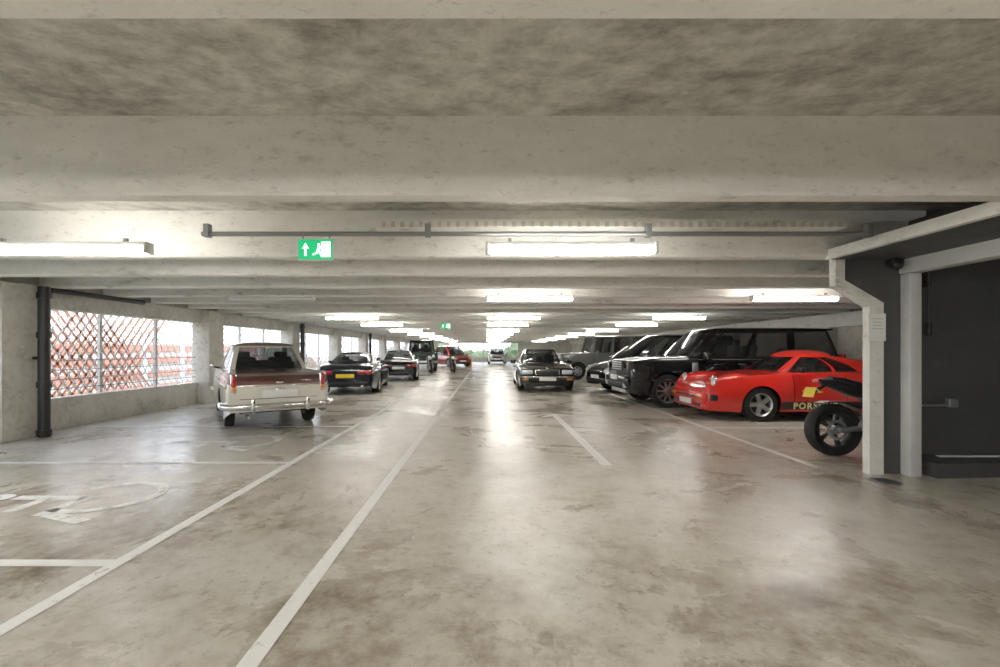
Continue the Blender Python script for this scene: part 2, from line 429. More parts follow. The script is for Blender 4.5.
def classic():
    L, W = 4.50, 1.60
    def cf(x, y, z):
        if x < -1.15 and z > .755: return 1
        return 0
    e = -L / 2
    P = [('s', 'rear_bumper', [(e + .35, .815, .44), (e + .08, .81, .44), (e - .05, .69, .44), (e - .09, .3, .44), (e - .09, -.3, .44), (e - .05, -.69, .44), (e + .08, -.81, .44), (e + .35, -.815, .44)], .050, 'chrome'),
         ('s', 'front_bumper', [(-e - .28, .78, .45), (-e + .0, .76, .45), (-e + .09, .5, .45), (-e + .09, -.5, .45), (-e + .0, -.76, .45), (-e - .28, -.78, .45)], .045, 'chrome'),
         ('bb', 'overrider', (e - .13, .40, .46), (.07, .06, .22), 'chrome', .025),
         ('bb', 'tail_lamp', (e - .012, .66, .84), (.06, .07, .20), 'redlens', .03),
         ('bb', 'tail_lamp_amber', (e - .012, .66, .715), (.06, .065, .06), 'amber', .02),
         ('bb', 'lamp_bezel', (e + .010, .66, .80), (.06, .095, .32), 'chrome', .03),
         ('b', 'number_plate', (e - .03, 0, .62), (.02, .52, .12), 'wplate', .005),
         ('b', 'plate_lamp', (e - .03, 0, .70), (.05, .14, .04), 'chrome', .015),
         ('b', 'boot_handle', (e - .01, 0, .80), (.03, .12, .03), 'chrome', .01),
         ('b', 'boot_trim', (e - .008, 0, .755), (.014, 1.22, .022), 'chrome', .004),
         ('b', 'boot_badge', (e - .008, -.40, .83), (.012, .16, .02), 'chrome', .003),
         ('b', 'boot_gap', (e - .001, 0, .55), (.006, 1.15, .008), 'under', 0),
         ('rr', 'headlamp', (-e + .01, .54, .70), .10, 'lens'),
         ('b', 'grille', (-e + .01, 0, .66), (.04, .75, .25), 'chrome', .02),
         ('s', 'exhaust', [(e + .3, .45, .27), (e - .02, .45, .27)], .022, 'galv')]
    return dict(L=L, W=W, H=1.48, R=.325, g=.24, c=.14, cr=.05, p=4, er=.05, xf=1.32, xr=-1.15, paint=M['cream'], paint2=M['maroon'], colfn=cf, tw=.16, inset=.07, flare=.0, gap=.03,
        shoulder=[(-2.25, .96), (-2.0, .97), (-1.2, .95), (0, .93), (1.5, .90), (2.1, .86), (2.25, .80)],
        top=[(-2.25, .86), (-2.0, .93), (-1.2, .99), (0, .99), (1.0, .99), (1.9, .94), (2.25, .82)], nn=3.2,
        gh=dict(z=.95, xf0=.86, xf1=.36, xr0=-1.14, xr1=-.62, w0=.71, w1=.56, crown=.08, bf=.14, br=.15, wins=[(.05, .47), (.50, .93)], roof=M['maroon'], plan=.10),
        wstyle='steel', rimmat=M['cream'], rim=.62, shut=[.75, -.15, -1.0], strips=[(-2.18, 2.1, .755, .80, .02, 'chrome')], handles=[-.02, -.9], handlemat=M['chrome'], mirmat=M['chrome'], msize=(.04, .08, .06), mirror=(.75, 1.0), parts=P)

def coupe(paint, plate='yplate', L=4.65, W=1.83, H=1.26):
    e = -L / 2; f = L / 2
    P = [('b', 'number_plate', (e - .012, 0, .56), (.02, .52, .11), plate, .005),
         ('b', 'front_plate', (f + .012, 0, .42), (.02, .52, .11), 'wplate', .005),
         ('bb', 'tail_lamp', (e + .05, .66, .66), (.14, .22, .11), 'redlens', .04, (0, 0, .35)),
         ('bb', 'tail_lamp_inner', (e + .005, .45, .66), (.06, .18, .10), 'redlens', .025),
         ('b', 'rear_valance', (e + .03, 0, .33), (.08, 1.3, .12), 'black', .03),
         ('bb', 'exhaust_tip', (e - .01, .5, .27), (.12, .09, .06), 'chrome', .02),
         ('b', 'grille', (f - .0, 0, .52), (.05, .62, .14), 'black', .03),
         ('b', 'lower_intake', (f - .0, 0, .30), (.05, .95, .10), 'black', .03),
         ('ee', 'headlamp', (f - .17, .62, .62), (.17, .14, .085), 'lens', (0, .25, -.3)),
         ('b', 'boot_line', (e + .12, 0, .83), (.012, 1.2, .012), 'under', 0)]
    return dict(L=L, W=W, H=H, R=.33, g=.16, c=.24, cr=.18, p=4, er=.13, xf=f - .88, xr=e + .98, paint=paint, tw=.24, flare=.03,
        shoulder=[(e, .68), (e + .3, .80), (e + 1.2, .86), (0, .82), (f - .9, .78), (f - .3, .66), (f, .58)],
        top=[(e, .74), (e + .25, .88), (e + 1.0, .93), (0, .9), (f - 1.3, .86), (f - .4, .72), (f, .58)],
        gh=dict(z=.82, xf0=.85, xf1=.0, xr0=e + .75, xr1=-.62, w0=.74, w1=.52, crown=.06, bf=.16, br=.12, pr=1.3, wins=[(.08, .55), (.58, .80)], plan=.12),
        spokes=10, rim=.72, shut=[.65, -.5], handles=[-.35], parts=P)

def saloon_front(paint):
    L, W = 4.75, 1.84; e = -L / 2; f = L / 2
    P = [('b', 'front_bumper', (f + .0, 0, .44), (.22, 1.72, .13), 'black', .05),
         ('b', 'bumper_chrome', (f + .10, 0, .485), (.05, 1.60, .03), 'chrome', .01),
         ('b', 'front_plate', (f + .12, 0, .42), (.02, .52, .11), 'wplate', .005),
         ('b', 'grille_surround', (f + .0, 0, .625), (.05, .78, .17), 'chrome', .03),
         ('b', 'grille', (f + .012, 0, .625), (.05, .72, .13), 'black', .02),
         ('bb', 'headlamp', (f - .01, .62, .63), (.07, .34, .14), 'lens', .03),
         ('bb', 'front_indicator', (f + .08, .68, .41), (.08, .18, .06), 'amber', .02),
         ('b', 'lower_valance', (f - .05, 0, .28), (.08, 1.4, .16), 'black', .03),
         ('bb', 'tail_lamp', (e, .66, .66), (.06, .3, .14), 'redlens', .03),
         ('b', 'number_plate', (e - .01, 0, .6), (.02, .52, .11), 'yplate', .005),
         ('b', 'bonnet_badge', (f - .06, 0, .74), (.03, .05, .05), 'chrome', .01)]
    return dict(L=L, W=W, H=1.38, R=.32, g=.17, c=.10, cr=.10, p=5, er=.09, xf=f - .85, xr=e + 1.0, paint=paint, tw=.22,
        shoulder=[(e, .82), (e + .8, .88), (0, .87), (f - .8, .80), (f, .72)],
        top=[(e, .84), (e + .8, .94), (0, .93), (f - 1.0, .88), (f - .1, .76), (f, .72)], nn=3,
        gh=dict(z=.86, xf0=.70, xf1=.12, xr0=-1.5, xr1=-.95, w0=.74, w1=.56, crown=.06, bf=.14, br=.1, wins=[(.06, .46), (.50, .86)], plan=.10),
        spokes=8, shut=[.6, -.4, -1.3], handles=[-.25], parts=P)

def luxury_suv(paint):
    L, W = 4.97, 1.96; e = -L / 2; f = L / 2
    slats = [('b', f'grille_slat_{k}', (f + .022, 0, .86 + k * .055), (.03, .74, .022), 'alloy', .006) for k in range(4)]
    P = slats + [('b', 'grille', (f + .0, 0, .945), (.05, .82, .25), 'black', .02),
         ('bb', 'headlamp', (f - .075, .68, .95), (.14, .40, .18), 'darkalloy', .04, (0, 0, -.18)),
         ('bb', 'headlamp_lens', (f - .02, .74, .95), (.06, .14, .14), 'lens', .03, (0, 0, -.18)),
         ('bb', 'headlamp_projector', (f + .01, .58, .95), (.05, .12, .12), 'dglass', .05),
         ('b', 'front_bumper', (f + .01, 0, .60), (.16, 1.72, .24), 'blackp', .06),
         ('b', 'lower_intake', (f + .07, 0, .50), (.06, 1.15, .13), 'black', .02),
         ('bb', 'fog_surround', (f + .05, .70, .50), (.08, .20, .13), 'alloy', .03),
         ('b', 'front_plate', (f + .10, 0, .66), (.02, .52, .11), 'wplate', .005),
         ('b', 'skid_plate', (f - .06, 0, .35), (.16, 1.0, .10), 'alloy', .03),
         ('bb', 'side_vent', (1.02, .975, .92), (.13, .03, .22), 'alloy', .01),
         ('bb', 'tail_lamp', (e + .02, .82, 1.02), (.1, .22, .42), 'redlens', .04),
         ('b', 'number_plate', (e - .01, 0, .9), (.02, .52, .11), 'yplate', .005),
         ('b', 'rear_spoiler', (-2.30, 0, 1.80), (.22, 1.3, .04), 'blackp', .015)]
    return dict(L=L, W=W, H=1.87, R=.385, g=.28, c=.11, cr=.06, p=5, er=.10, xf=1.62, xr=-1.26, paint=paint, tw=.26, flare=.02, bulge=.035, gap=.05,
        shoulder=[(e, 1.12), (0, 1.12), (1.0, 1.12), (2.0, 1.10), (f, 1.04)],
        top=[(e, 1.15), (0, 1.17), (1.0, 1.19), (1.8, 1.16), (f, 1.06)], nn=4,
        gh=dict(z=1.10, xf0=1.10, xf1=.42, xr0=-2.42, xr1=-2.24, w0=.87, w1=.70, crown=.06, bf=.10, br=.05, wins=[(.04, .36), (.385, .66), (.69, .965)], pillar=M['blackp'], plan=.05, pw=1.1),
        spokes=10, rim=.70, shut=[.95, -.15, -1.1], strips=[(-2.0, 2.0, .62, .62, .04, 'black'), (-2.3, .95, 1.105, 1.105, .012, 'galv')], handles=[-.05, -1.0], handlemat=M['galv'], msize=(.14, .24, .20), parts=P, mirror=(.78, 1.18))

def mpv(paint):
    L, W = 4.85, 1.88; e = -L / 2; f = L / 2
    P = [('b', 'grille', (f, 0, .66), (.05, .9, .14), 'black', .03),
         ('b', 'grille_bar', (f + .025, 0, .67), (.03, .9, .03), 'chrome', .01),
         ('b', 'lower_intake', (f, 0, .38), (.06, 1.2, .16), 'black', .03),
         ('ee', 'headlamp', (f - .20, .66, .74), (.26, .17, .10), 'lens', (0, .35, -.4)),
         ('bb', 'fog_lamp', (f - .04, .66, .42), (.07, .16, .10), 'lens', .03),
         ('b', 'front_plate', (f + .03, 0, .50), (.02, .52, .11), 'wplate', .005),
         ('bb', 'tail_lamp', (e + .02, .8, 1.1), (.1, .2, .5), 'redlens', .04),
         ('bb', 'roof_rail', (-.8, .62, 1.80), (2.0, .04, .03), 'alloy', .012)]
    return dict(L=L, W=W, H=1.84, R=.35, g=.20, c=.22, cr=.08, p=4, er=.13, xf=f - .93, xr=e + .95, paint=paint, tw=.22,
        shoulder=[(e, 1.0), (0, 1.02), (1.2, .98), (2.0, .84), (f, .70)],
        top=[(e, 1.05), (0, 1.08), (1.3, 1.06), (2.0, .92), (f, .72)],
        gh=dict(z=1.0, xf0=1.55, xf1=.35, xr0=-2.35, xr1=-2.05, w0=.83, w1=.64, crown=.07, bf=.18, br=.06, wins=[(.06, .20), (.22, .46), (.49, .73), (.76, .96)], plan=.08, pf=1.25),
        spokes=7, shut=[.95, -.05, -1.2], handles=[.1, -.9], parts=P)

def sportscar(paint):
    L, W = 4.29, 1.68; e = -L / 2; f = L / 2
    P = [('b', 'front_bumper', (f - .03, 0, .44), (.14, 1.40, .17), 'redp', .06),
         ('b', 'bumper_strip', (f + .045, 0, .44), (.02, 1.28, .04), 'black', .01),
         ('bb', 'front_indicator', (f + .015, .54, .45), (.09, .24, .07), 'amber', .03),
         ('bb', 'bellows', (f - .16, .72, .44), (.14, .05, .12), 'black', .02),
         ('b', 'front_spoiler', (f - .08, 0, .27), (.20, 1.32, .14), 'redp', .06),
         ('bb', 'fog_slot', (f + .025, .45, .29), (.02, .22, .06), 'black', .01),
         ('b', 'front_plate', (f + .05, 0, .33), (.02, .50, .10), 'wplate', .005),
         ('ee', 'headlamp_nacelle', (f - .50, .60, .735), (.44, .14, .135), 'redp', (0, .12, -.02)),
         ('ee', 'headlamp', (f - .175, .603, .725), (.045, .108, .112), 'lens', (0, -.38, 0)),
         ('ee', 'headlamp_ring', (f - .19, .603, .73), (.045, .118, .122), 'chrome', (0, -.38, 0)),
         ('b', 'rear_bumper', (e + .02, 0, .45), (.12, 1.5, .18), 'redp', .05),
         ('b', 'rear_reflector', (e - .005, 0, .62), (.03, 1.35, .11), 'redlens', .02),
         ('s', 'rear_spoiler', [(e + .35, .62, .84), (e + .12, .55, .93), (e + .05, 0, .95), (e + .12, -.55, .93), (e + .35, -.62, .84)], .03, 'redp')]
    return dict(L=L, W=W, H=1.33, R=.318, g=.17, c=.17, cr=.16, p=3.5, er=.12, xf=1.16, xr=-1.11, paint=paint, tw=.2, flare=.04, gap=.03, bulge=.08,
        low=[(-2.2, .3), (-1.8, .2), (1.6, .18), (2.2, .2)],
        shoulder=[(e, .66), (e + .35, .78), (e + 1.0, .87), (0, .87), (.8, .87), (1.16, .87), (1.6, .82), (1.95, .74), (f, .62)],
        top=[(e, .68), (e + .4, .86), (e + 1.0, .97), (0, .93), (.75, .93), (1.2, .83), (1.7, .73), (f, .60)], nn=2.3,
        gh=dict(z=.85, xf0=.74, xf1=.20, xr0=-1.85, xr1=-.42, w0=.70, w1=.49, crown=.12, bf=.13, br=.12, pr=1.8, pf=1.1, pw=1.4, wins=[(.06, .38), (.40, .57)], plan=.13),
        spokes=5, rim=.66, shut=[.56, -.42], handles=[-.28], handlemat=M['black'], mirmat=M['black'], mirror=(.48, .96), msize=(.10, .16, .10), parts=P,
        strips=[(-.74, .80, .30, .30, .15, 'black')])

def boxy4x4(paint, roof):
    L, W = 4.3, 1.79; e = -L / 2; f = L / 2
    P = [('b', 'grille', (f - .02, 0, .95), (.06, .62, .26), 'black', .02),
         ('rr', 'headlamp', (f + .01, .60, .95), .09, 'lens'),
         ('bb', 'wing_front', (f - .05, .66, .93), (.06, .40, .36), 'black', .02),
         ('b', 'front_bumper', (f + .08, 0, .60), (.14, 1.72, .15), 'galv', .02),
         ('b', 'front_plate', (f + .16, 0, .62), (.02, .50, .10), 'wplate', .005),
         ('s', 'spare_wheel', [(e - .05, 0, .8), (e - .22, 0, .8)], .34, 'rubber')]
    return dict(L=L, W=W, H=1.98, R=.38, g=.38, c=.02, cr=.01, p=6, er=.03, xf=1.42, xr=-1.2, paint=paint, tw=.22, flare=.03, bulge=.015,
        shoulder=[(e, 1.18), (.8, 1.18), (1.0, 1.15), (f, 1.10)], top=[(e, 1.2), (.8, 1.22), (f, 1.17)], nn=6,
        gh=dict(z=1.17, xf0=.80, xf1=.62, xr0=-2.12, xr1=-2.08, w0=.84, w1=.74, crown=.05, bf=.02, br=.02, wins=[(.04, .30), (.34, .60), (.64, .95)], roof=roof, plan=.0),
        spokes=6, rim=.55, shut=[.7, -.2, -1.1], handles=[0, -.9], handlemat=M['black'], parts=P)

def hatch(paint, H=1.55):
    L, W = 4.3, 1.80; e = -L / 2; f = L / 2
    P = [('b', 'grille', (f, 0, .62), (.05, .8, .13), 'black', .03),
         ('b', 'lower_intake', (f, 0, .36), (.06, 1.2, .13), 'black', .03),
         ('ee', 'headlamp', (f - .12, .62, .70), (.2, .18, .09), 'lens', (0, .3, -.35)),
         ('b', 'front_plate', (f + .03, 0, .48), (.02, .52, .11), 'wplate', .005),
         ('bb', 'tail_lamp', (e + .02, .72, .85), (.1, .2, .25), 'redlens', .04)]
    return dict(L=L, W=W, H=H, R=.33, g=.18, c=.18, cr=.1, p=4, er=.12, xf=f - .85, xr=e + .8, paint=paint, tw=.22,
        shoulder=[(e, .9), (0, .92), (1.2, .88), (f, .70)], top=[(e, .95), (0, .99), (1.1, .96), (1.8, .86), (f, .72)],
        gh=dict(z=.90, xf0=1.15, xf1=.35, xr0=-2.05, xr1=-1.6, w0=.79, w1=.60, crown=.06, bf=.15, br=.08, wins=[(.06, .42), (.46, .85)], plan=.08),
        spokes=7, shut=[.75, -.2, -1.1], handles=[-.05, -.95], parts=P)

car('classic_saloon_car', classic(), (-4.56, 9.3), 123)
car('sports_coupe_car', coupe(M['navy']), (-4.42, 15.7), 97)
car('grand_tourer_car', coupe(M['blackp'], 'wplate', 4.6, 1.82, 1.32), (-4.15, 21.7), 100)
car('off_road_car', boxy4x4(M['greenp'], M['greenp']), (-4.3, 30.0), -78)
car('compact_suv_car', hatch(M['darkred'], 1.66), (-2.9, 37.0), -60)
car('executive_saloon_car', saloon_front(M['blackp']), (1.92, 16.7), -91)
car('hatchback_car', hatch(M['silverp'], 1.5), (.95, 45.0), -90)
car('luxury_suv_car', luxury_suv(M['blackp']), (5.72, 11.42), 181)
car('people_carrier_car', mpv(M['blackp']), (5.75, 14.9), 193)
car('utility_four_by_four_car', boxy4x4(M['oliveg'], M['silverp']), (5.35, 21.3), 184)
root, yat = car('rear_engine_sports_car', sportscar(M['redp']), (6.16, 9.24), 181)
cu = bpy.data.curves.new('side_lettering', 'FONT'); cu.body = 'PORSCHE'; cu.size = .16; cu.extrude = .002
cu.align_x = 'CENTER'; cu.space_character = 1.25; cu.offset = .005
tmp = bpy.data.objects.new('tmp_text', cu); COL.objects.link(tmp)
bpy.context.view_layer.update()
me = bpy.data.meshes.new_from_object(tmp.evaluated_get(bpy.context.evaluated_depsgraph_get()))
bpy.data.objects.remove(tmp); me.materials.clear(); me.materials.append(M['livery'])
o = bpy.data.objects.new('side_lettering', me); link(o, root)
o.location = (.18, yat(.18, .30) + .022, .245); o.rotation_euler = (pi / 2 + .08, 0, pi)

# ------------------------------------------------------------------ motorcycles
def motorcycle(name, loc, rz, lean=8):
    root = empty(name, (loc[0], loc[1], 0), radians(rz)); root.rotation_euler = (radians(lean), 0, radians(rz))
    def bw(nm, x, R, tw, spk):
        e = bpy.data.objects.new(nm, None); e.location = (x, 0, R); link(e, root); h = tw / 2
        rr = R * .70
        prof = [(rr, -h * .7), (rr + .03, -h * .95), (R * .9, -h), (R * .97, -h * .65), (R, 0), (R * .97, h * .65), (R * .9, h), (rr + .03, h * .95), (rr, h * .7)]
        lathe(nm + '_tyre', prof, M['rubber'], e, seg=48)
        lathe(nm + '_rim', [(rr, -h * .72), (rr - .02, -h * .7), (rr - .035, 0), (rr - .02, h * .7), (rr, h * .72)], M['darkalloy'], e, seg=48)
        Ls = []
        for k in range(spk):
            for d in (-.10, .10):
                a = 2 * pi * k / spk + d; Rm = Matrix.Rotation(-a, 3, 'Y')
                Ls.append((Rm @ Vector((rr * .52, 0, 0)), (rr * .92, .03, .022), Rm))
        boxes(nm + '_spokes', Ls, M['darkalloy'], e)
        lathe(nm + '_hub', [(0, -.08), (.05, -.08), (.06, 0), (.05, .08), (0, .08)], M['galv'], e, seg=24)
        for s in ((-1, 1) if tw < .15 else (-1,)):
            lathe(nm + f'_brake_disc_{s}', [(.09, s * .075), (.125, s * .075), (.125, s * .08), (.09, s * .08)], M['alloy'], e, seg=36, closed=True)
    bw('rear_wheel', -.72, .325, .19, 5); bw('front_wheel', .73, .31, .12, 5)
    sweep('swingarm', [(-.72, .11, .325), (-.45, .13, .36), (-.1, .10, .42)], [.035, .04, .05], M['galv'], root)
    sweep('swingarm_brace', [(-.68, .11, .35), (-.40, .11, .47), (-.1, .10, .46)], .02, M['galv'], root)
    sweep('swingarm_right', [(-.72, -.12, .325), (-.45, -.13, .36), (-.1, -.10, .42)], [.03, .035, .045], M['galv'], root)
    sweep('shock', [(-.22, 0, .42), (-.12, 0, .70)], .04, M['yellow'], root)
    box('engine', (.10, 0, .42), (.46, .34, .34), M['darkalloy'], root, (0, .15, 0), .05)
    lathe('clutch_cover', [(0, .03), (.09, .025), (.11, 0)], M['galv'], root, (.02, -.17, .40), 24, rot=(pi, 0, 0))
    lathe('alternator_cover', [(0, .03), (.09, .025), (.11, 0)], M['galv'], root, (.10, .17, .40), 24)
    box('cylinder', (.26, 0, .60), (.18, .26, .24), M['darkalloy'], root, (0, .5, 0), .03)
    box('radiator', (.42, 0, .56), (.05, .32, .30), M['black'], root, (0, -.2, 0), .01)
    for s in (1, -1):
        sweep(f'frame_{s}', [(.50, s * .05, .88), (.20, s * .14, .76), (-.08, s * .14, .62), (-.12, s * .13, .36)], .025, M['darkalloy'], root)
        sweep(f'subframe_{s}', [(-.05, s * .12, .70), (-.45, s * .10, .84), (-.78, s * .05, .93)], .017, M['black'], root)
        sweep(f'fork_{s}', [(.73, s * .10, .31), (.60, s * .10, .66), (.50, s * .10, .95)], [.028, .028, .024], M['galv'], root)
        sweep(f'handlebar_{s}', [(.49, 0, 1.0), (.47, s * .18, 1.03), (.38, s * .36, 1.06)], .014, M['black'], root)
        sweep(f'grip_{s}', [(.43, s * .27, 1.045), (.37, s * .39, 1.065)], .02, M['black'], root)
        sweep(f'mirror_stalk_{s}', [(.42, s * .28, 1.05), (.42, s * .34, 1.2)], .007, M['black'], root)
        ell(f'mirror_{s}', (.42, s * .37, 1.22), (.02, .07, .045), M['black'], root)
        ell(f'rear_indicator_{s}', (-.95, s * .14, .80), (.035, .03, .02), M['amber'], root)
        sweep(f'indicator_stalk_{s}', [(-.90, 0, .83), (-.95, s * .13, .80)], .008, M['black'], root)
        box(f'footpeg_{s}', (-.18, s * .23, .38), (.04, .12, .02), M['galv'], root)
    def loft(nm, secs, mat):
        V = []; F = []; n = 16
        for x, w, z0, z1 in secs:
            for k in range(n):
                a = 2 * pi * k / n; V.append((x, w * math.copysign(abs(cos(a)) ** .8, cos(a)), (z0 + z1) / 2 + (z1 - z0) / 2 * math.copysign(abs(sin(a)) ** .8, sin(a))))
        for i in range(len(secs) - 1):
            for k in range(n): F.append([i * n + k, i * n + (k + 1) % n, (i + 1) * n + (k + 1) % n, (i + 1) * n + k])
        F.append(list(range(n))); F.append([(len(secs) - 1) * n + k for k in range(n)])
        return mesh_obj(nm, V, F, mat, parent=root, smooth=True, sharp=60)
    loft('fuel_tank', [(.50, .06, .80, .90), (.44, .13, .74, .97), (.30, .17, .70, 1.02), (.12, .16, .70, .99), (-.04, .10, .70, .88), (-.10, .06, .72, .84)], M['blackp'])
    loft('seat', [(.02, .08, .78, .86), (-.15, .14, .76, .85), (-.35, .14, .78, .88), (-.42, .12, .80, .93), (-.62, .11, .86, .98), (-.74, .07, .92, .99)], M['black'])
    loft('tail_unit', [(-.20, .13, .66, .80), (-.50, .12, .74, .88), (-.78, .08, .86, .96), (-.90, .04, .92, .96)], M['black'])
    loft('side_panel', [(.10, .15, .58, .78), (-.12, .15, .56, .80), (-.32, .12, .66, .82)], M['black'])
    box('tail_lamp', (-.90, 0, .93), (.04, .10, .04), M['redlens'], root, bevel=.01)
    sweep('plate_hanger', [(-.76, 0, .90), (-.90, 0, .82), (-.97, 0, .74)], .02, M['black'], root)
    box('number_plate', (-.99, 0, .79), (.012, .20, .13), M['yplate'], root, (0, .35, 0), .003)
    loft('rear_hugger', [(-.42, .09, .56, .62), (-.60, .10, .655, .675), (-.80, .10, .665, .685), (-.90, .08, .64, .66)], M['black'])
    loft('front_mudguard', [(.92, .06, .58, .60), (.74, .07, .635, .655), (.52, .06, .56, .58)], M['black'])
    ell('headlamp', (.66, 0, .88), (.08, .10, .10), M['lens'], root)
    box('headlamp_cowl', (.60, 0, .92), (.14, .24, .22), M['blackp'], root, (0, -.3, 0), .05)
    sweep('exhaust_header', [(.36, -.08, .58), (.42, -.10, .35), (.2, -.14, .20), (-.2, -.17, .26)], .024, M['chrome'], root)
    sweep('silencer', [(-.10, -.17, .24), (-.25, -.18, .30), (-.50, -.19, .42)], [.03, .055, .055], M['galv'], root, 14)
    sweep('side_stand', [(-.02, .13, .3), (-.05, .30, .02)], .012, M['black'], root)
    return root
motorcycle('motorcycle', (5.05, 5.72), -2, -3)
motorcycle('motorcycle', (-3.2, 26.3), -80, 6)
motorcycle('motorcycle', (-2.0, 27.3), -80, 6)

# ------------------------------------------------------------------ room shell
XL, XR, Y0, Y1 = -7.15, 9.6, -7.0, 52.0
box('floor', ((XL + XR) / 2, (Y0 + Y1) / 2, -.15), (XR - XL + .6, Y1 - Y0 + .6, .3), M['floor'])
ZS, ZB = 2.78, 2.30
box('ceiling', ((XL + XR) / 2, (Y0 + Y1) / 2, ZS + .12), (XR - XL + .6, Y1 - Y0 + .6, .24), M['soffit'])
ribY = [-6, -4.8, -3.4, -2.2, -.4, 1.22, 2.9, 4.85] + [6.05 + 1.2 * k for k in range(38)]
V = []; F = []
for y in ribY:
    w = .16
    poly = [(y - .035, ZS + .02), (y, ZB + .02), (y + .02, ZB), (y + w - .02, ZB), (y + w, ZB + .02), (y + w + .05, ZS + .02)]
    b = len(V); n = 6
    for x in (XL + .1, XR - .1 if y > 5 else 4.6):
        for p in poly: V.append((x, p[0], p[1]))
    F += [[b + k for k in range(n)], [b + n + k for k in range(n)]]
    for k in range(n): F.append([b + k, b + (k + 1) % n, b + n + (k + 1) % n, b + n + k])
mesh_obj('ceiling_beams', V, F, M['rib'])
box('wall_left_parapet', (XL - .1, (Y0 + Y1) / 2, .26), (.2, Y1 - Y0, .52), M['wallc'])
box('wall_left_lintel', (XL - .05, (Y0 + Y1) / 2, 2.14), (.3, Y1 - Y0, .30), M['wallc'])
box('wall_left_upper', (XL - .1, (Y0 + Y1) / 2, 2.55), (.2, Y1 - Y0, .52), M['wallc'])
cols = [6.8 + 4.87 * k for k in range(-2, 10)]
for k, y in enumerate(cols):
    box('concrete_column', (XL + .08, y, 1.15), (.44, .62, 2.30), M['wallc'], bevel=.015)
def downpipe(y, x=-6.72):
    r = empty('downpipe', (x, y, 0))
    lathe('pipe', [(.075, 0.0), (.075, 2.28)], M['black'], r, seg=20, axis='Z')
    for z in (.02, .75, 1.5, 2.1): lathe(f'collar_{z}', [(.075, z), (.092, z), (.092, z + .09), (.075, z + .09)], M['black'], r, seg=20, axis='Z')
    box('clip', (-.07, 0, 1.2), (.06, .16, .04), M['black'], r)
downpipe(6.98); downpipe(16.75); downpipe(26.5)
r = empty('ceiling_drain_pipe'); sweep('run', [(-6.74, 7.10, 2.24), (-6.72, 7.6, 2.245), (-6.72, 9.0, 2.245)], .045, M['black'], r)
fr = []; rl = []
for k in range(len(cols) - 1):
    ya, yb = cols[k] + .31, cols[k + 1] - .31
    for f_ in (0.36, .7): fr.append(((XL - .12, lerp(ya, yb, f_), 1.25), (.05, .06, 1.46)))
for z in (.66, .82, .98, 1.14): rl.append(((XL - .06, (Y0 + Y1) / 2, z), (.015, Y1 - Y0, .015)))
boxes('window_mullions', fr, M['lgrey'])
boxes('guard_rail', rl, M['galv'])
def lattice(name, x, ya, yb, za, zb, pitch, mat, t=.022, ang=60):
    L_ = []
    dz = zb - za; run = dz / math.tan(radians(ang)); ln = dz / sin(radians(ang))
    y = ya - run
    while y < yb:
        for s in (1, -1):
            R = Matrix.Rotation(s * (pi / 2 - radians(ang)), 3, 'X')
            L_.append(((x, y + run / 2, (za + zb) / 2), (.012, t, ln), R))
        y += pitch
    return boxes(name, L_, mat)
lattice('facade_mesh_screen', XL - .55, 5.0, 51, -.3, 2.7, .21, M['mesh'], .018, 58)
lattice('facade_mesh_screen', XL - .75, 9.0, 9.5, -.3, 2.2, .20, M['mesho'], .050, 50)
lattice('facade_mesh_screen', XL - .75, 20.0, 50, -.3, 1.0, .30, M['mesho'], .05, 50)
bl = empty('neighbouring_building')
box('block', (-16.5, 22, -1.2), (4, 16, 5.7), M['cladw'], bl)
boxes('orange_bands', [((-14.45, 22, z), (.1, 16, .28)) for z in (-1.5, -.9, -.3, .3, .9, 1.4)], M['orange'], bl)
boxes('piers', [((-14.4, 14.5 + k * 2.4, -1.2), (.16, .22, 5.7)) for k in range(7)], M['cladw'], bl)
box('outside_ground', (0, 60, -4.2), (300, 300, .1), M['ground'])
box('wall_right', (XR + .1, (5.3 + Y1) / 2, 1.4), (.2, Y1 - 5.3, 2.8), M['wallc'])
boxes('wall_right_pilasters', [((XR - .06, 8 + 4.87 * k, 1.15), (.3, .5, 2.3)) for k in range(9)], M['wallc'])
box('trim_right_beam', (XR - .12, (5.4 + Y1) / 2, 2.12), (.24, Y1 - 5.4, .36), M['rib'])
box('wall_front', (1, Y0 - .1, 1.4), (17, .2, 2.8), M['wallc'])
box('wall_back_parapet', (1.2, Y1 + .1, .26), (17, .2, .52), M['wallc'])
box('wall_back_lintel', (1.2, Y1 + .1, 2.45), (17, .2, .7), M['wallc'])
box('wall_back_right', (6.6, Y1 + .1, 1.3), (6.2, .2, 1.6), M['wallc'])
boxes('window_back_mullions', [((x, Y1 + .1, 1.3), (.12, .1, 1.6)) for x in (-6, -4.6, -3.2, -1.8, -.4, 1.0, 2.4)], M['lgrey'])
def tree(x, y, h):
    r = empty('tree', (x, y, -4.15))
    sweep('trunk', [(0, 0, 0), (.1, 0, h * .5)], [.25, .12], M['leather'], r)
    for k in range(7):
        bm = bmesh.new(); bmesh.ops.create_icosphere(bm, subdivisions=3, radius=1)
        for v in bm.verts: v.co *= (1 + random.uniform(-.16, .16))
        me = bpy.data.meshes.new('crown'); bm.to_mesh(me); bm.free(); me.materials.append(M['leaf'])
        o = bpy.data.objects.new(f'crown_{k}', me); s = random.uniform(1.1, 1.9); o.scale = (s, s, s * .85)
        o.location = (random.uniform(-1.6, 1.6), random.uniform(-1.2, 1.2), h * random.uniform(.5, .95)); link(o, r)
for k in range(7): tree(-12 + k * 4 + random.uniform(-1, 1), 66 + random.uniform(-3, 4), random.uniform(4.8, 6))
for k in range(3): tree(-21 - random.uniform(0, 2), 38 + k * 7, random.uniform(4.5, 5.6))

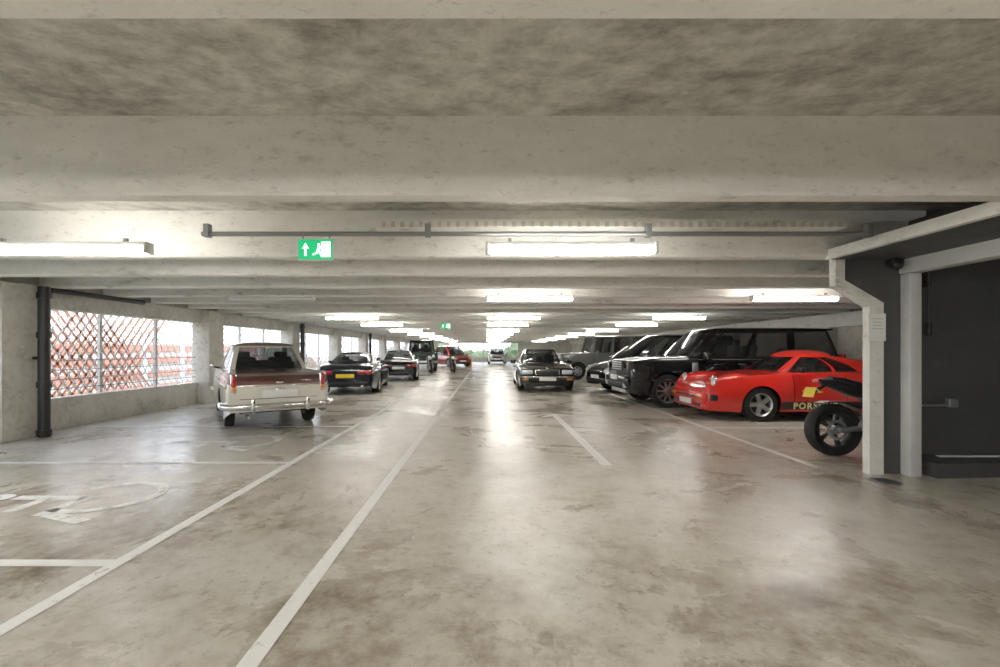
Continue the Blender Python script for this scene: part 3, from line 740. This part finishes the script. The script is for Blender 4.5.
# ------------------------------------------------------------------ right : black painted plant-room opening
YP = 4.90
prism('wall_black_wing', [(4.16, 0), (4.50, 0), (4.50, 2.298), (3.76, 2.298), (3.76, 2.08), (4.16, 1.83)], 'Y', YP, YP + .07, M['dark'])
edge = [(4.05, 0), (4.20, 0), (4.20, 1.82), (3.79, 2.06), (3.79, 2.298), (3.69, 2.298), (3.69, 2.0), (4.05, 1.78)]
trim = prism('trim_wing_edge', edge, 'Y', YP - .03, YP + .06, M['rib'])
box('steel_post', (4.46, YP - .06, 1.06), (.12, .12, 2.12), M['lgrey'], bevel=.008)
box('steel_beam', (4.47, 2.0, 2.25), (.16, 5.9, .24), M['lgrey'], bevel=.008)
box('wall_black_fascia', (4.47, 2.0, 2.52), (.10, 5.8, .30), M['dark'])
box('ceiling_black_soffit', (4.03, 3.98, 2.292), (.74, 1.82, .03), M['dark'])
box('trim_soffit_edge', (3.63, 3.98, 2.33), (.07, 1.82, .10), M['rib'])
box('wall_black_back', (6.9, 5.25, 1.35), (4.75, .12, 2.7), M['dark'])
box('ceiling_black_room', (7.1, .0, 2.50), (5.1, 10.4, .06), M['dark'])
box('wall_black_far', (9.4, -1, 1.3), (.1, 12.4, 2.5), M['dark'])
prism('concrete_kerb', [(4.62, 4.72), (9.3, 5.0), (9.3, 5.18), (4.62, 5.18)], 'Z', 0, .15, M['dark'])
box('kerb_white_line', (5.55, 5.05, .155), (1.2, .05, .012), M['white'])
sw = empty('wall_switch_box', (4.68, 5.17, 1.93)); box('case', (0, -.02, 0), (.12, .05, .17), M['lgrey'], sw, bevel=.01); box('rocker', (0, -.05, 0), (.04, .02, .06), M['white'], sw, bevel=.004)
pc = empty('hanging_cable_pull', (4.92, 5.12, 0)); sweep('cord', [(0, 0, 2.3), (0, 0, 1.6)], .012, M['black'], pc); box('handle', (0, 0, 1.55), (.05, .05, .14), M['black'], pc, bevel=.015); box('bracket', (0, .03, 2.1), (.05, .06, .16), M['black'], pc)
cd = empty('wall_conduit', (0, 0, 0)); sweep('conduit', [(4.55, 5.15, .70), (5.1, 5.15, .70), (5.16, 5.15, .72)], .014, M['galv'], cd); box('socket', (5.2, 5.15, .73), (.10, .07, .10), M['galv'], cd, bevel=.01)
box('paper_notice', (4.125, YP - .035, 1.56), (.18, .006, .29), M['white'], trim)
boxes('notice_print', [((4.125, YP - .039, 1.65 - .035 * k), (.09 if k % 3 else .12, .001, .006)) for k in range(4)], M['print'], trim)
cam_ = empty('security_camera', (4.28, YP - .10, 2.24)); ell('dome', (0, 0, -.03), (.055, .055, .055), M['black'], cam_); box('mount', (0, .03, .01), (.12, .10, .05), M['black'], cam_, bevel=.01)

# ------------------------------------------------------------------ lamps
def batten(x, y, on=True, L=1.5):
    r = empty('fluorescent_batten_light', (x, y, 2.215))
    box('housing', (0, 0, .035), (L, .075, .035), M['lampoff'], r, bevel=.006)
    box('diffuser', (0, 0, -.018), (L - .05, .10, .066), M['lamp'] if on else M['lampoff'], r, bevel=.025)
    for s in (1, -1):
        box(f'end_cap_{s}', (s * (L / 2 - .01), 0, .0), (.03, .105, .10), M['lampoff'], r, bevel=.008)
        box(f'hanger_{s}', (s * L * .36, 0, .068), (.03, .03, .04), M['galv'], r)
for ri, y in enumerate([-.15, 4.05, 7.93, 12.73, 16.33, 21.13, 25.93, 30.73, 35.53, 40.33, 46.33]):
    for xi, x in enumerate((-3.72, .74, 5.3)):
        if xi == 2 and ri == 1: continue
        batten(x, y, not (ri == 2 and xi == 0))
for x in (-3.72, .74): batten(x, -4.4); batten(x, -1.75)  # nearer row is unseen, added between the grid rows to brighten the near ceiling
ct = empty('cable_tray', (0, 0, 0))
sweep('conduit', [(-2.65, 4.28, 2.40), (3.58, 4.28, 2.40)], .022, M['galv'], ct)
boxes('clips', [((-2.6 + k * 2.05, 4.28, 2.43), (.05, .06, .12)) for k in range(4)], M['galv'], ct)
boxes('tray', [((1.2, 4.60, 2.52), (4.6, .30, .012)), ((1.2, 4.46, 2.55), (4.6, .012, .07))], M['rib'], ct)
boxes('tray_lugs', [((-1.0 + k * .09, 4.445, 2.535), (.035, .02, .05)) for k in range(50)], M['wallc'], ct)
def exit_sign(x, y, z, w=.30):
    r = empty('emergency_exit_sign', (x, y, z)); h = w * .62
    box('case', (0, 0, 0), (w, .03, h), M['lampoff'], r, bevel=.004)
    box('face', (0, -.017, 0), (w * .97, .004, h * .92), M['green'], r)
    prism('arrow', [(-w * .28, h * .30), (-w * .38, h * .02), (-w * .31, h * .06), (-w * .31, -h * .30), (-w * .25, -h * .30), (-w * .25, h * .06), (-w * .18, h * .02)], 'Y', -.0215, -.020, M['signwhite'], r)
    box('doorway', (w * .30, -.0205, 0), (w * .26, .003, h * .70), M['signwhite'], r)
    man = [((w * .10, -.024, h * .22), (w * .06, .002, w * .06), None), ((w * .09, -.024, 0), (w * .07, .002, h * .32), Matrix.Rotation(.3, 3, 'Y')),
           ((w * .17, -.024, h * .04), (w * .14, .002, h * .06), None), ((w * .15, -.024, -h * .2), (w * .05, .002, h * .26), Matrix.Rotation(-.5, 3, 'Y')), ((w * .0, -.024, -h * .2), (w * .16, .002, h * .07), Matrix.Rotation(-.4, 3, 'Y'))]
    boxes('running_man', man, M['signwhite'], r)
    for s in (1, -1): box(f'hanger_{s}', (s * w * .38, 0, h * .5 + .03), (.012, .012, .07), M['galv'], r)
exit_sign(-1.56, 4.2, 2.235, .32)
exit_sign(-1.5, 16.8, 2.2, .36)

# ------------------------------------------------------------------ floor markings
Z = .004
def flat(name, polys, mat):
    V = []; F = []
    for p in polys:
        b = len(V); V += [(x, y, Z) for x, y in p]; F.append(list(range(b, len(V))))
    return mesh_obj(name, V, F, mat)
def rect(x0, y0, x1, y1): return [(x0, y0), (x1, y0), (x1, y1), (x0, y1)]
flat('painted_lane_line', [rect(-1.045, -1, -.955, 30)], M['paint'])
flat('painted_bay_edge_line', [rect(-2.33, -1, -2.24, 13)], M['paint'])
flat('painted_bay_lines', [rect(-7.0, 5.33, -2.33, 5.42), rect(-5.8, 2.80, -2.33, 2.89), rect(-7.0, 7.88, -2.33, 7.97), rect(-7.0, .3, -2.33, .38)], M['paint'])
flat('painted_bay_edge_line', [rect(3.66, 5.15, 3.75, 14.6), rect(3.75, 7.75, 8.9, 7.83), rect(3.75, 10.25, 8.9, 10.33), rect(3.75, 12.8, 8.9, 12.88)], M['paint'])
flat('painted_arrow', [rect(1.31, 5.25, 1.43, 8.6), [(1.37, 9.5), (1.06, 9.1), (1.16, 9.02), (1.40, 9.30), (1.95, 8.98), (2.0, 9.1)], rect(1.31, 8.6, 1.43, 9.3)], M['paint'])
def disabled(cx, cy):
    P = []
    def arc(x, y, r, a0, a1, w, n=26):
        for i in range(n):
            a, b = radians(lerp(a0, a1, i / n)), radians(lerp(a0, a1, (i + 1) / n))
            P.append([(x + (r - w) * cos(a), y + (r - w) * sin(a)), (x + r * cos(a), y + r * sin(a)), (x + r * cos(b), y + r * sin(b)), (x + (r - w) * cos(b), y + (r - w) * sin(b))])
    def seg(x0, y0, x1, y1, w):
        d = Vector((x1 - x0, y1 - y0)).normalized(); nx, ny = -d.y * w / 2, d.x * w / 2
        P.append([(x0 + nx, y0 + ny), (x1 + nx, y1 + ny), (x1 - nx, y1 - ny), (x0 - nx, y0 - ny)])
    arc(cx + .15, cy, .44, -120, 150, .085)
    seg(cx - .65, cy - .05, cx - .02, cy - .05, .12); seg(cx - .35, cy - .11, cx - .35, cy - .42, .10)
    seg(cx - .02, cy - .0, cx - .02, cy - .50, .11); seg(cx + .04, cy - .47, cx + .45, cy - .62, .11)
    arc(cx - .80, cy - .05, .11, 0, 360, .11, 16)
    flat('painted_wheelchair_symbol', P, M['paint2'])
disabled(-3.55, 4.15); disabled(-3.6, 6.65)
dr = empty('floor_drain_cover', (4.0, 4.62, 0)); lathe('frame', [(0, .006), (.13, .006), (.14, .002)], M['galv'], dr, seg=28, axis='Z')
boxes('slots', [((0, -.08 + .04 * k, .008), (.16, .012, .002)) for k in range(5)], M['under'], dr)
yb = empty('yellow_storage_bin', (-1.45, 36.5, 0)); box('body', (0, 0, .38), (.5, .4, .76), M['yellow'], yb, bevel=.04); box('lid', (0, 0, .80), (.56, .46, .10), M['yellow'], yb, bevel=.04)
for s in (1, -1): lathe(f'wheel_{s}', [(0, -.03), (.08, -.03), (.08, .03), (0, .03)], M['rubber'], yb, (s * .2, -.2, .08), 16, 'X')

# ------------------------------------------------------------------ world
w = bpy.data.worlds.new('overcast_sky'); scene.world = w; w.use_nodes = True
n = w.node_tree.nodes; l = w.node_tree.links; bg = n['Background']
tc = n.new('ShaderNodeTexCoord'); sp = n.new('ShaderNodeSeparateXYZ'); rp = n.new('ShaderNodeValToRGB')
rp.color_ramp.elements[0].position = .0; rp.color_ramp.elements[0].color = (.92, .95, 1, 1)
rp.color_ramp.elements[1].position = .6; rp.color_ramp.elements[1].color = (.70, .82, 1, 1)
l.new(tc.outputs['Generated'], sp.inputs[0]); l.new(sp.outputs['Z'], rp.inputs[0]); l.new(rp.outputs[0], bg.inputs[0])
bg.inputs[1].default_value = 2.4

# ------------------------------------------------------------------ camera
cd_ = bpy.data.cameras.new('camera'); cd_.lens = 16.56; cd_.sensor_width = 36
cd_.shift_x = .013; cd_.shift_y = .0165; cd_.clip_start = .05; cd_.clip_end = 500
cm = bpy.data.objects.new('camera', cd_); cm.location = (0, 0, 1.32); cm.rotation_euler = (pi / 2, 0, 0)
COL.objects.link(cm); scene.camera = cm
scene.view_settings.view_transform = 'Standard'
scene.view_settings.look = 'None'
scene.view_settings.exposure = 0.9
scene.view_settings.gamma = 1.12
